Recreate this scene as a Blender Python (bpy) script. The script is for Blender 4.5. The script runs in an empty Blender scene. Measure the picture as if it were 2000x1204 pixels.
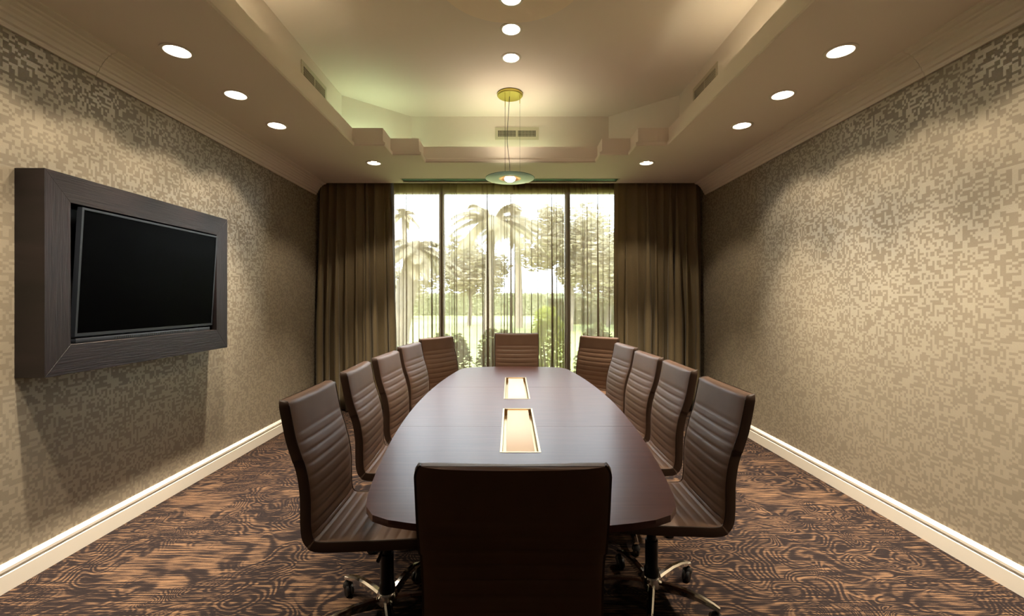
import bpy, bmesh, math, random
from mathutils import Vector, Matrix
random.seed(7)
PI = math.pi
sc = bpy.context.scene
COL = sc.collection

# ------------------------------------------------------------------ camera
EYE, F, HX, HY = 1.42, 880.0, 997.0, 586.0
cam_d = bpy.data.cameras.new('camera')
cam = bpy.data.objects.new('camera', cam_d); COL.objects.link(cam)
cam.location = (0, 0, EYE); cam.rotation_euler = (PI / 2, 0, 0)
cam_d.sensor_width = 36; cam_d.lens = F / 2000 * 36
cam_d.shift_x = (1000 - HX) / 2000; cam_d.shift_y = -(602 - HY) / 2000
cam_d.clip_start = 0.02; cam_d.clip_end = 300
sc.camera = cam

# ------------------------------------------------------------------ world, sun, exposure
sc.view_settings.view_transform = 'Standard'; sc.view_settings.look = 'None'
sc.view_settings.gamma = 1; sc.view_settings.use_curve_mapping = False
sc.view_settings.exposure = 1.28
SKY, SUN, SPOT, SPOT_IN, TUBE = 7.0, 8.0, 14.0, 200.0, 9.0
w = bpy.data.worlds.new('World'); sc.world = w; w.use_nodes = True
nt = w.node_tree
bg = nt.nodes['Background']; bg.inputs[1].default_value = SKY
tc = nt.nodes.new('ShaderNodeTexCoord'); sp = nt.nodes.new('ShaderNodeSeparateXYZ')
cr = nt.nodes.new('ShaderNodeValToRGB')
nt.links.new(tc.outputs['Generated'], sp.inputs[0]); nt.links.new(sp.outputs[2], cr.inputs[0])
cr.color_ramp.elements[0].position = 0.0; cr.color_ramp.elements[0].color = (.82, .90, 1, 1)
cr.color_ramp.elements[1].position = 0.8; cr.color_ramp.elements[1].color = (.66, .82, 1, 1)
nt.links.new(cr.outputs[0], bg.inputs[0])
sl = bpy.data.lights.new('sun', 'SUN'); sl.energy = SUN; sl.angle = math.radians(4); sl.color = (1, .95, .85)
so = bpy.data.objects.new('sun', sl); COL.objects.link(so); so.rotation_euler = (math.radians(38), 0, math.radians(-25))
pl = bpy.data.lights.new('window_portal', 'AREA'); pl.shape = 'RECTANGLE'; pl.size = 3.1; pl.size_y = 2.85
pl.cycles.is_portal = True
po = bpy.data.objects.new('window_portal', pl); COL.objects.link(po)
po.location = (-.07, 6.06, 1.43); po.rotation_euler = (-PI / 2, 0, 0)
try:
    sc.cycles.max_bounces = 10; sc.cycles.transparent_max_bounces = 24
    sc.cycles.diffuse_bounces = 5; sc.cycles.glossy_bounces = 4
    sc.cycles.sample_clamp_indirect = 6; sc.cycles.use_denoising = True
    sc.cycles.caustics_reflective = False; sc.cycles.caustics_refractive = False
except Exception:
    pass

# ------------------------------------------------------------------ node helpers
class NT:
    def __init__(s, name):
        s.m = bpy.data.materials.new(name); s.m.use_nodes = True; s.t = s.m.node_tree
        s.b = s.t.nodes['Principled BSDF']; s.out = s.t.nodes['Material Output']
    def n(s, t, **k):
        x = s.t.nodes.new('ShaderNode' + t)
        for a, v in k.items(): setattr(x, a, v)
        return x
    def l(s, a, b): s.t.links.new(a, b)
    def setin(s, node, i, v):
        if v is None: return
        if hasattr(v, 'is_output'): s.l(v, node.inputs[i])
        else: node.inputs[i].default_value = v
    def math(s, op, a, b=None, c=None, clamp=False):
        x = s.n('Math', operation=op); x.use_clamp = clamp
        s.setin(x, 0, a); s.setin(x, 1, b); s.setin(x, 2, c); return x.outputs[0]
    def vmath(s, op, a, b=None):
        x = s.n('VectorMath', operation=op); s.setin(x, 0, a); s.setin(x, 1, b); return x.outputs[0]
    def noise(s, v, scale, detail=2, rough=.5, dist=0):
        x = s.n('TexNoise'); s.setin(x, 'Vector', v); x.inputs['Scale'].default_value = scale
        x.inputs['Detail'].default_value = detail; x.inputs['Roughness'].default_value = rough
        x.inputs['Distortion'].default_value = dist; return x.outputs['Fac']
    def white(s, v):
        x = s.n('TexWhiteNoise', noise_dimensions='3D'); s.setin(x, 'Vector', v); return x.outputs['Value']
    def ramp(s, v, stops):
        x = s.n('ValToRGB'); s.l(v, x.inputs[0]); e = x.color_ramp.elements
        while len(e) < len(stops): e.new(.5)
        for i, (p, c) in enumerate(stops):
            e[i].position = p; e[i].color = (*c, 1) if len(c) == 3 else c
        return x.outputs[0]
    def mixc(s, f, a, b):
        x = s.n('Mix', data_type='RGBA'); s.setin(x, 0, f)
        s.setin(x, 6, (*a, 1) if isinstance(a, tuple) else a); s.setin(x, 7, (*b, 1) if isinstance(b, tuple) else b)
        return x.outputs[2]
    def pos(s): return s.n('NewGeometry').outputs['Position']
    def obj(s): return s.n('TexCoord').outputs['Object']
    def xyz(s, v):
        x = s.n('SeparateXYZ'); s.l(v, x.inputs[0]); return x.outputs
    def comb(s, a, b, c=0):
        x = s.n('CombineXYZ'); s.setin(x, 0, a); s.setin(x, 1, b); s.setin(x, 2, c); return x.outputs[0]
    def bump(s, h, strength=.3, dist=.01):
        x = s.n('Bump'); x.inputs['Strength'].default_value = strength; x.inputs['Distance'].default_value = dist
        s.l(h, x.inputs['Height']); s.l(x.outputs[0], s.b.inputs['Normal'])
    def P(s, **k):
        for a, v in k.items():
            s.setin(s.b, a.replace('_', ' '), (*v, 1) if isinstance(v, tuple) and len(v) == 3 else v)
        return s

M = {}
def simple(name, col, rough=.5, metal=0, vary=.06, scale=6, **k):
    t = NT(name)
    n = t.noise(t.obj(), scale, 3)
    lo = tuple(max(0, c * (1 - vary)) for c in col); hi = tuple(min(1, c * (1 + vary)) for c in col)
    t.P(Base_Color=t.mixc(n, lo, hi), Roughness=rough, Metallic=metal, **k)
    M[name] = t.m; return t

def emit(name, col, s):
    t = NT(name); t.P(Base_Color=col, Emission_Color=col, Emission_Strength=s); M[name] = t.m; return t

simple('plaster', (.84, .76, .69), .8, vary=.02, scale=1.5)
simple('medallion', (.92, .80, .67), .8, vary=.02)
simple('white_trim', (.80, .76, .68), .45, vary=.02)
simple('near_wood', (.03, .018, .013), .5)
simple('near_wall_paint', (.16, .125, .095), .7)
simple('chrome', (.82, .82, .80), .09, 1, vary=.02)
simple('black_plastic', (.006, .006, .007), .38)
simple('black_metal', (.008, .008, .009), .3, .6)
simple('brass', (.74, .56, .30), .32, 1, vary=.03)
simple('yellow_brass', (.62, .55, .12), .3, .85, vary=.05)
simple('trough_lid', (.74, .58, .43), .45, .1, vary=.01)
simple('copper', (.72, .42, .22), .3, .8)
simple('bronze', (.16, .105, .05), .4, .3)
simple('teal_louvre', (.10, .24, .19), .35, .5)
simple('teal_dark', (.015, .045, .035), .6)
simple('grille_dark', (.03, .027, .02), .7)
simple('vent_paint', (.60, .55, .43), .6)
simple('reflector', (.9, .88, .84), .4, .7, vary=.02)
simple('bezel', (.012, .015, .021), .4)
simple('soil', (.12, .08, .05), .9, vary=.3)
simple('concrete', (.6, .58, .54), .9, vary=.1)
t = simple('screen', (.0004, .0004, .0005), .3, vary=0); t.P(Specular_IOR_Level=.015)
emit('bulb', (1, .9, .75), 12.0)
emit('pendant_bulb', (1, .88, .7), 5.0)
emit('tube_soft', (1, .92, .66), TUBE * .8)
emit('tube_mid', (.80, 1, .66), TUBE * .5)
emit('tube', (.72, 1.0, .62), TUBE)

def leather(name, col):
    t = NT(name); o = t.obj()
    n = t.noise(o, 9, 3); f = t.noise(o, 420, 2)
    lo = tuple(c * .86 for c in col); hi = tuple(c * 1.12 for c in col)
    t.P(Base_Color=t.mixc(n, lo, hi), Roughness=t.math('MULTIPLY_ADD', f, .12, .40), Specular_IOR_Level=.38)
    t.bump(f, .12, .002); M[name] = t.m
leather('leather', (.168, .098, .064))
leather('leather_band', (.062, .034, .022))
leather('piping', (.05, .028, .018))

# table veneer
t = NT('table_wood'); o = t.obj(); x, y, z = t.xyz(o)
g = t.noise(t.comb(t.math('MULTIPLY', x, 1.2), t.math('MULTIPLY', y, 26), 0), 2.2, 5, .6, .3)
t.P(Base_Color=t.ramp(g, [(.3, (.066, .024, .020)), (.7, (.108, .044, .036))]), Roughness=.33, Specular_IOR_Level=.4,
    Coat_Weight=.12, Coat_Roughness=.25)
t.bump(g, .05, .002); M['table_wood'] = t.m
# dark oak of the wall surround
for nm, sw in (('oak_h', 0), ('oak_v', 1)):
    t = NT(nm); o = t.obj(); x, y, z = t.xyz(o)
    a, b = (y, z) if sw == 0 else (z, y)
    g = t.noise(t.comb(t.math('MULTIPLY', a, 5), t.math('MULTIPLY', b, 130), x), 1, 4, .6, .4)
    t.P(Base_Color=t.ramp(g, [(.35, (.004, .003, .0035)), (.65, (.015, .009, .010))]), Roughness=.42, Specular_IOR_Level=.42)
    t.bump(g, .5, .004); M[nm] = t.m

# wallpaper: woven two-tone mosaic of small blocks with a metallic sheen
def wallpaper(name, ax):
    t = NT(name); x, y, z = t.xyz(t.pos())
    u = y if ax == 'y' else x
    c = .0135
    ui = t.math('DIVIDE', u, c); vi = t.math('DIVIDE', z, c)
    def par(ku, kv, seed, lim):
        a_ = t.math('FLOOR', t.math('DIVIDE', ui, ku)); b_ = t.math('FLOOR', t.math('DIVIDE', vi, kv))
        pr_ = t.math('FLOORED_MODULO', t.math('ADD', a_, b_), 2)
        fl = t.math('GREATER_THAN', t.white(t.comb(a_, b_, seed)), lim)
        return t.math('ABSOLUTE', t.math('SUBTRACT', pr_, fl))
    n1, n2, n3 = par(1, 1, 1, .6), par(2, 1, 5, .6), par(1, 2, 9, .6)
    sel = t.white(t.comb(t.math('FLOOR', t.math('DIVIDE', ui, 3)), t.math('FLOOR', t.math('DIVIDE', vi, 2)), 12))
    a = t.math('LESS_THAN', sel, .25); b = t.math('GREATER_THAN', sel, .68)
    v = t.math('ADD', t.math('MULTIPLY', a, n3), t.math('MULTIPLY', t.math('SUBTRACT', 1, a),
        t.math('ADD', t.math('MULTIPLY', b, n1), t.math('MULTIPLY', t.math('SUBTRACT', 1, b), n2))))
    v = t.math('GREATER_THAN', v, .5)
    th = t.noise(t.comb(t.math('MULTIPLY', u, 900), t.math('MULTIPLY', z, 120), 0), 1, 1)
    th2 = t.noise(t.comb(t.math('MULTIPLY', u, 120), t.math('MULTIPLY', z, 900), 0), 1, 1)
    thr = t.math('MULTIPLY_ADD', t.math('SUBTRACT', th, th2), .35, 1)
    colr = t.mixc(v, (.262, .225, .168), (.425, .374, .288))
    cm = t.n('VectorMath', operation='SCALE'); t.l(colr, cm.inputs[0]); t.l(thr, cm.inputs[3])
    t.l(cm.outputs[0], t.b.inputs['Base Color'])
    t.P(Roughness=t.math('MULTIPLY_ADD', v, -.17, .56), Metallic=t.math('MULTIPLY_ADD', v, .2, .15), Specular_IOR_Level=.5)
    t.bump(t.math('MULTIPLY_ADD', th, .4, v), .25, .0012)
    M[name] = t.m
wallpaper('wallpaper', 'y'); wallpaper('wallpaper_x', 'x')

# patterned carpet
t = NT('carpet'); p = t.pos()
wn = t.n('TexNoise'); t.l(p, wn.inputs['Vector']); wn.inputs['Scale'].default_value = 1.9; wn.inputs['Detail'].default_value = 2
off = t.vmath('MULTIPLY', t.vmath('SUBTRACT', wn.outputs['Color'], (.5, .5, .5)), (.75, .75, 0))
q = t.vmath('ADD', p, off)
qs = t.vmath('MULTIPLY', q, (1, 1.5, 1))
nA = t.noise(qs, 2.6, 1.2, .5, .6)
A = t.math('SINE', t.math('MULTIPLY', nA, 165))
def vor(vec, scale, freq):
    v = t.n('TexVoronoi', feature='F1'); t.l(vec, v.inputs['Vector']); v.inputs['Scale'].default_value = scale
    v.inputs['Randomness'].default_value = 1
    return t.math('SINE', t.math('MULTIPLY', v.outputs['Distance'], freq)), v.outputs['Distance']
B, dB = vor(t.vmath('MULTIPLY', q, (1, 1.35, 1)), 3.4, 62)
sv = t.n('TexVoronoi', feature='SMOOTH_F1'); t.l(t.vmath('MULTIPLY', q, (.7, 2.2, 1)), sv.inputs['Vector'])
sv.inputs['Scale'].default_value = 7.5; sv.inputs['Smoothness'].default_value = .3
Cc = t.math('SUBTRACT', t.math('MULTIPLY', sv.outputs['Distance'], 5.0), 1.55)
m1 = t.ramp(t.noise(p, 1.25, 2), [(.42, (0, 0, 0)), (.56, (1, 1, 1))])
m2 = t.ramp(t.noise(t.vmath('ADD', p, (9, 4, 0)), 1.6, 2), [(.56, (0, 0, 0)), (.63, (1, 1, 1))])
mx = t.n('Mix'); t.l(m1, mx.inputs[0]); t.l(A, mx.inputs[2]); t.l(B, mx.inputs[3])
mx2 = t.n('Mix'); t.l(m2, mx2.inputs[0]); t.l(mx.outputs[0], mx2.inputs[2]); t.l(Cc, mx2.inputs[3])
hs = t.noise(t.vmath('MULTIPLY', p, (5, 120, 1)), 1, 3, .6)
hs2 = t.noise(t.vmath('MULTIPLY', p, (2.2, 9, 1)), 1.3, 3, .6)
v = t.math('ADD', t.math('MAXIMUM', t.math('MINIMUM', t.math('MULTIPLY', mx2.outputs[0], .75), .6), -.7), t.math('MULTIPLY', t.math('SUBTRACT', hs, .53), 7.0))
v = t.math('ADD', v, t.math('MULTIPLY', t.math('SUBTRACT', hs2, .56), 1.8))
f1 = t.noise(p, 260, 2)
cc = t.ramp(t.math('MULTIPLY_ADD', v, .5, .5), [(.28, (.012, .0085, .009)), (.5, (.027, .018, .0155)), (.95, (.13, .078, .046))])
fm = t.n('VectorMath', operation='SCALE'); t.l(cc, fm.inputs[0]); t.l(t.math('MULTIPLY_ADD', f1, .9, .55), fm.inputs[3])
t.l(fm.outputs[0], t.b.inputs['Base Color']); t.P(Roughness=.95, Specular_IOR_Level=.1)
t.bump(f1, .6, .004); M['carpet'] = t.m

# drapes and sheers
def drape_mat(name):
    t = NT(name); o = t.pos(); x, y, z = t.xyz(o)
    f = t.noise(t.comb(t.math('MULTIPLY', x, 300), y, t.math('MULTIPLY', z, 60)), 1, 2)
    colr = t.mixc(f, (.19, .150, .085), (.31, .245, .14))
    t.P(Base_Color=colr, Roughness=.48, Sheen_Weight=.25, Specular_IOR_Level=.4)
    tr = t.n('BsdfTranslucent'); tr.inputs[0].default_value = (.42, .30, .12, 1)
    mi = t.n('MixShader'); mi.inputs[0].default_value = .3
    t.l(t.b.outputs[0], mi.inputs[1]); t.l(tr.outputs[0], mi.inputs[2]); t.l(mi.outputs[0], t.out.inputs[0])
    M[name] = t.m
drape_mat('drape')
t = NT('sheer'); lw = t.n('LayerWeight'); lw.inputs[0].default_value = .5
a = t.ramp(lw.outputs['Facing'], [(.0, (.60,) * 3), (.5, (.68,) * 3), (.8, (.84,) * 3), (1, (.98,) * 3)])
df = t.n('BsdfDiffuse'); df.inputs[0].default_value = (.20, .145, .08, 1)
tl = t.n('BsdfTranslucent'); tl.inputs[0].default_value = (.50, .355, .22, 1)
m0 = t.n('MixShader'); m0.inputs[0].default_value = .42; t.l(df.outputs[0], m0.inputs[1]); t.l(tl.outputs[0], m0.inputs[2])
tp = t.n('BsdfTransparent'); tp.inputs[0].default_value = (1, .985, .96, 1)
m1_ = t.n('MixShader'); t.l(a, m1_.inputs[0]); t.l(tp.outputs[0], m1_.inputs[1]); t.l(m0.outputs[0], m1_.inputs[2])
t.l(m1_.outputs[0], t.out.inputs[0]); M['sheer'] = t.m
# thin glazing
def glassy(name, tint, k):
    t = NT(name); tp = t.n('BsdfTransparent'); tp.inputs[0].default_value = (*tint, 1)
    gl = t.n('BsdfGlossy'); gl.inputs['Roughness'].default_value = .02
    fr = t.n('Fresnel'); fr.inputs[0].default_value = 1.45
    mi = t.n('MixShader'); t.l(t.math('MULTIPLY', fr.outputs[0], k), mi.inputs[0])
    t.l(tp.outputs[0], mi.inputs[1]); t.l(gl.outputs[0], mi.inputs[2]); t.l(mi.outputs[0], t.out.inputs[0]); M[name] = t.m
glassy('window_glass', (.97, .99, .98), 1)
# pendant glass: aqua, partly frosted
t = NT('aqua_glass'); tp = t.n('BsdfTransparent'); tp.inputs[0].default_value = (.80, .97, .92, 1)
tl = t.n('BsdfTranslucent'); tl.inputs[0].default_value = (.70, 1, .98, 1)
df = t.n('BsdfDiffuse'); df.inputs[0].default_value = (.66, .92, .86, 1)
gl = t.n('BsdfGlossy'); gl.inputs['Roughness'].default_value = .35
m0 = t.n('MixShader'); m0.inputs[0].default_value = .45; t.l(tl.outputs[0], m0.inputs[1]); t.l(df.outputs[0], m0.inputs[2])
m1_ = t.n('MixShader'); m1_.inputs[0].default_value = .5; t.l(tp.outputs[0], m1_.inputs[1]); t.l(m0.outputs[0], m1_.inputs[2])
fr = t.n('Fresnel'); m2_ = t.n('MixShader'); t.l(fr.outputs[0], m2_.inputs[0]); t.l(m1_.outputs[0], m2_.inputs[1]); t.l(gl.outputs[0], m2_.inputs[2])
t.l(m2_.outputs[0], t.out.inputs[0]); M['aqua_glass'] = t.m
simple('edge_light_strip', (.34, .37, .39), .5)
simple('glass_edge', (.02, .10, .08), .2)
# outside
def leafmat(name, a, b):
    t = NT(name); n = t.noise(t.pos(), 2.3, 3); n2 = t.white(t.vmath('FLOOR', t.vmath('SCALE', t.pos())) if False else t.pos())
    t.P(Base_Color=t.mixc(t.math('MULTIPLY_ADD', n, 2.2, -.6, clamp=True), a, b), Roughness=.6, Specular_IOR_Level=.3)
    tr = t.n('BsdfTranslucent'); tr.inputs[0].default_value = (*b, 1)
    mi = t.n('MixShader'); mi.inputs[0].default_value = .35
    t.l(t.b.outputs[0], mi.inputs[1]); t.l(tr.outputs[0], mi.inputs[2]); t.l(mi.outputs[0], t.out.inputs[0]); M[name] = t.m
leafmat('leaf_dark', (.045, .055, .018), (.20, .20, .06))
leafmat('leaf_bright', (.16, .19, .02), (.46, .48, .06))
leafmat('leaf_tree', (.26, .23, .16), (.42, .37, .26))
leafmat('leaf_palm', (.16, .13, .08), (.30, .25, .16))
leafmat('leaf_hedge', (.24, .25, .14), (.38, .38, .22))
simple('bark', (.20, .16, .12), .9, vary=.4, scale=12)
t = NT('lawn'); n = t.noise(t.pos(), 1.1, 4); n2 = t.noise(t.pos(), 40, 3)
t.P(Base_Color=t.mixc(t.math('MULTIPLY_ADD', n2, .6, t.math('MULTIPLY_ADD', n, 1.2, -.4), clamp=True), (.20, .22, .06), (.34, .36, .11)), Roughness=.9)
M['lawn'] = t.m

# ------------------------------------------------------------------ mesh helpers
class MB:
    def __init__(s): s.v = []; s.f = []
    def add(s, vs, fs, T=None):
        o = len(s.v)
        s.v += [tuple(T @ Vector(p)) if T else tuple(p) for p in vs]
        s.f += [tuple(i + o for i in f) for f in fs]; return s
    def box(s, x0, x1, y0, y1, z0, z1, T=None):
        vs = [(x, y, z) for z in (z0, z1) for y in (y0, y1) for x in (x0, x1)]
        return s.add(vs, [(0, 2, 3, 1), (4, 5, 7, 6), (0, 1, 5, 4), (2, 6, 7, 3), (0, 4, 6, 2), (1, 3, 7, 5)], T)
    def lathe(s, pr, n=24, T=None, cap=False):
        vs = []; fs = []
        for r, z in pr:
            for k in range(n):
                a = 2 * PI * k / n; vs.append((r * math.cos(a), r * math.sin(a), z))
        for i in range(len(pr) - 1):
            for k in range(n):
                k2 = (k + 1) % n; fs.append((i * n + k, i * n + k2, (i + 1) * n + k2, (i + 1) * n + k))
        if cap:
            fs.append(tuple(reversed(range(n)))); fs.append(tuple((len(pr) - 1) * n + k for k in range(n)))
        return s.add(vs, fs, T)
    def tube(s, pts, r, n=8, cap=True):
        pts = [Vector(p) for p in pts]; rr = r if isinstance(r, (list, tuple)) else [r] * len(pts)
        vs = []; fs = []; up = None
        for i, p in enumerate(pts):
            d = (pts[min(i + 1, len(pts) - 1)] - pts[max(i - 1, 0)]).normalized()
            if up is None: up = Vector((0, 0, 1)) if abs(d.z) < .9 else Vector((1, 0, 0))
            a = d.cross(up).normalized(); b = a.cross(d).normalized(); up = b
            for k in range(n):
                t_ = 2 * PI * k / n; vs.append(p + (a * math.cos(t_) + b * math.sin(t_)) * rr[i])
        for i in range(len(pts) - 1):
            for k in range(n):
                k2 = (k + 1) % n; fs.append((i * n + k, (i + 1) * n + k, (i + 1) * n + k2, i * n + k2))
        if cap: fs.append(tuple(range(n))); fs.append(tuple(reversed([(len(pts) - 1) * n + k for k in range(n)])))
        return s.add(vs, fs)
    def obj(s, name, mat, parent=None, smooth=False, bevel=0, loc=None, seg=2, angle=None):
        me = bpy.data.meshes.new(name); me.from_pydata(s.v, [], s.f); me.update()
        bm = bmesh.new(); bm.from_mesh(me)
        bmesh.ops.recalc_face_normals(bm, faces=bm.faces)
        if bevel: 
            bmesh.ops.remove_doubles(bm, verts=bm.verts, dist=1e-6)
            es = [e for e in bm.edges if len(e.link_faces) == 2 and e.calc_face_angle(0) > .5]
            bmesh.ops.bevel(bm, geom=es, offset=bevel, segments=seg, profile=.5, affect='EDGES', clamp_overlap=True)
        bm.to_mesh(me); bm.free()
        me.materials.append(M[mat] if isinstance(mat, str) else mat)
        if smooth or bevel:
            for p in me.polygons: p.use_smooth = True
            try: me.set_sharp_from_angle(angle=math.radians(angle or 40))
            except Exception: pass
        o = bpy.data.objects.new(name, me); COL.objects.link(o)
        if parent: o.parent = parent
        if loc: o.location = loc
        return o

def tag(o, label=None, cat=None, group=None, kind=None):
    if label: o['label'] = label
    if cat: o['category'] = cat
    if group: o['group'] = group
    if kind: o['kind'] = kind
    return o
def empty(name, loc=(0, 0, 0), rz=0, parent=None):
    o = bpy.data.objects.new(name, None); COL.objects.link(o); o.empty_display_size = .1
    o.location = loc; o.rotation_euler = (0, 0, rz)
    if parent: o.parent = parent
    return o
def kids(o): return [c for c in bpy.data.objects if c.parent == o]
def copy_tree(o, parent=None):
    c = o.copy(); COL.objects.link(c); c.parent = parent
    for ch in kids(o): copy_tree(ch, c)
    return c
def plate(name, outer, holes, z, th, mat, parent=None):
    """flat slab with holes; outer/holes are lists of (x,y)"""
    cu = bpy.data.curves.new(name, 'CURVE'); cu.dimensions = '2D'; cu.fill_mode = 'BOTH'; cu.extrude = th / 2
    for pts in [outer] + holes:
        s = cu.splines.new('POLY'); s.points.add(len(pts) - 1)
        for i, p in enumerate(pts): s.points[i].co = (p[0], p[1], 0, 1)
        s.use_cyclic_u = True
    tmp = bpy.data.objects.new(name, cu); COL.objects.link(tmp)
    dg = bpy.context.evaluated_depsgraph_get(); dg.update()
    me = bpy.data.meshes.new_from_object(tmp.evaluated_get(dg))
    bpy.data.objects.remove(tmp); bpy.data.curves.remove(cu)
    me.transform(Matrix.Translation((0, 0, z + th / 2)))
    me.materials.clear(); me.materials.append(M[mat]); me.name = name
    o = bpy.data.objects.new(name, me); COL.objects.link(o)
    if parent: o.parent = parent
    return o
def circle(cx, cy, r, n=28): return [(cx + r * math.cos(2 * PI * k / n), cy + r * math.sin(2 * PI * k / n)) for k in range(n)]
def offset_poly(P, d):
    """inward offset of a CCW polygon"""
    out = []; n = len(P)
    for i in range(n):
        p0, p1, p2 = Vector(P[i - 1]), Vector(P[i]), Vector(P[(i + 1) % n])
        a = (p1 - p0).normalized(); b = (p2 - p1).normalized()
        na = Vector((-a.y, a.x)); nb = Vector((-b.y, b.x))
        m = (na + nb); m = m / max(m.dot(na), .2)
        out.append(tuple(p1 + m * d))
    return out
def sweep_closed(mb, P, prof):
    n = len(P); L = len(prof); vs = []
    for (d, z) in prof:
        vs += [(x, y, z) for x, y in offset_poly(P, d)]
    fs = []
    for j in range(L):
        j2 = (j + 1) % L
        for i in range(n):
            i2 = (i + 1) % n
            fs.append((j * n + i, j * n + i2, j2 * n + i2, j2 * n + i))
    mb.add(vs, fs)

# ------------------------------------------------------------------ room shell
XW, YN, YB, ZC, ZU = 2.465, -.6, 5.98, 2.895, 3.515
YS = 5.69
floor = MB().box(-XW - .1, XW + .1, YN - .1, YB + .05, -.06, 0).obj('floor', 'carpet'); tag(floor, kind='structure')
tag(MB().box(-XW - .12, -XW, YN - .1, YB + .1, 0, 3.1).obj('wall_left', 'wallpaper'), kind='structure')
tag(MB().box(XW, XW + .12, YN - .1, YB + .1, 0, 3.1).obj('wall_right', 'wallpaper'), kind='structure')
tag(MB().box(-XW, XW, YN - .12, YN, 0, 3.1).obj('wall_near', 'near_wall_paint'), kind='structure')
WX0, WX1, WZ1 = -1.56, 1.42, 2.87
wb = MB().box(-XW, WX0 - .06, YB, YB + .12, 0, 3.1).box(WX1 + .06, XW, YB, YB + .12, 0, 3.1)
tag(wb.obj('wall_back', 'wallpaper_x'), kind='structure')

ceil = tag(empty('ceiling', (0, 0, 0)), kind='structure')
YM = 2.88
mir = lambda y: 2 * YM - y
half = [(1.517, 4.321), (1.224, 4.321), (1.224, 4.598), (.935, 4.598), (.935, 4.847)]
tray = half + [(-x, y) for x, y in reversed(half)] + [(-x, mir(y)) for x, y in half] + [(x, mir(y)) for x, y in reversed(half)]
SOF = []
for y in (1.53, 2.10, 2.67, 3.24, 3.81):
    SOF += [(-1.975, y), (1.957, y)]
SOF += [(-1.47, 4.85), (1.464, 4.85)]
SOFD = [(-1.47, 4.85, 'in the ceiling over the drapes, left of the hanging lamp')]
UPP = [(.005, 3.485), (.005, 3.897), (.005, 3.11)]
RH = .072
holes = [tray] + [circle(x, y, RH) for x, y in SOF] + [[(-1.335, 5.475), (1.325, 5.475), (1.325, 5.645), (-1.335, 5.645)]]
plate('soffit', [(-XW, YN), (XW, YN), (XW, YS), (-XW, YS)], holes, ZC, .02, 'plaster', ceil)
MB().box(-XW, XW, YS - .02, YS, ZC + .02, 3.08).box(-XW, XW, YS, YB, 3.06, 3.08).obj('curtain_pocket', 'plaster', ceil)
up = [(1.728, 1.15), (1.728, 4.61), (1.123, 5.15), (-1.129, 5.15), (-1.728, 4.61), (-1.728, 1.15), (-1.129, .61), (1.123, .61)]
n = len(up)
for i in range(n):
    p, q_ = up[i], up[(i + 1) % n]
    d = (Vector(q_) - Vector(p)).normalized(); nx, ny = d.y * .06, -d.x * .06
    MB().add([(p[0], p[1], ZC + .02), (q_[0], q_[1], ZC + .02), (q_[0] + nx, q_[1] + ny, ZC + .02), (p[0] + nx, p[1] + ny, ZC + .02),
              (p[0], p[1], ZU), (q_[0], q_[1], ZU), (q_[0] + nx, q_[1] + ny, ZU), (p[0] + nx, p[1] + ny, ZU)],
             [(0, 1, 2, 3), (4, 5, 6, 7), (0, 1, 5, 4), (1, 2, 6, 5), (2, 3, 7, 6), (3, 0, 4, 7)]).obj('tray_wall', 'plaster', ceil)
RM = .507
plate('tray_ceiling', [(1.9, .5), (1.9, 5.3), (-1.9, 5.3), (-1.9, .5)], [circle(0, 2.883, RM - .03, 48)] + [circle(x, y, RH) for x, y in UPP[:2]], ZU, .02, 'plaster', ceil)
plate('medallion', circle(0, 2.883, RM, 64), [circle(*UPP[2], RH)], ZU - .012, .012, 'medallion', ceil)
MB().box(-2.6, 2.6, -.8, YB + .2, 3.62, 3.7).obj('roof_deck', 'concrete', ceil)
MB().box(-2.6, -2.5, -.8, YB + .2, 3.08, 3.62).box(2.5, 2.6, -.8, YB + .2, 3.08, 3.62).box(-2.5, 2.5, -.8, -.72, 2.9, 3.62).box(-2.5, 2.5, YB + .12, YB + .2, 3.0, 3.62).obj('parapet', 'concrete', ceil)

fas = MB()
CCW = tray
area = sum(CCW[i - 1][0] * CCW[i][1] - CCW[i][0] * CCW[i - 1][1] for i in range(len(CCW)))
if area < 0: CCW = CCW[::-1]
sweep_closed(fas, CCW, [(0, ZC - .004), (.022, ZC - .004), (.030, ZC + .006), (.030, ZC + .026), (.010, ZC + .030), (.010, ZC + .044), (.0, ZC + .048),
                        (.0, ZC + .174), (-.028, ZC + .174), (-.028, ZC + .0205), (-.0002, ZC + .0205)])
tag(fas.obj('trim_1', 'white_trim' if False else 'plaster'), 'stepped cream fascia band round the ceiling recess', kind='structure')

# crown mouldings
prof = [(0, .150), (.014, .150), (.018, .140), (.018, .128), (.030, .122), (.034, .112), (.036, .098), (.046, .092), (.050, .078), (.062, .066),
        (.066, .056), (.080, .046), (.086, .034), (.100, .030), (.104, .020), (.124, .016), (.140, .010), (.140, 0), (0, 0)]
for k, sx in ((2, -1), (3, 1)):
    mb = MB()
    for y0, y1 in ((YN, 2.664), (2.667, YS)):
        vs = [(sx * (XW - p), y, ZC - d) for y in (y0, y1) for p, d in prof]; L = len(prof)
        mb.add(vs, [(i, (i + 1) % L, L + (i + 1) % L, L + i) for i in range(L)] + [tuple(range(L)), tuple(range(L, 2 * L))])
    tag(mb.obj('trim_%d' % k, 'plaster'), kind='structure')
bprof = [(0, 0), (.020, 0), (.020, .086), (.015, .090), (.015, .099), (.019, .103), (.019, .117), (.010, .128), (.004, .136), (0, .136)]
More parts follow.
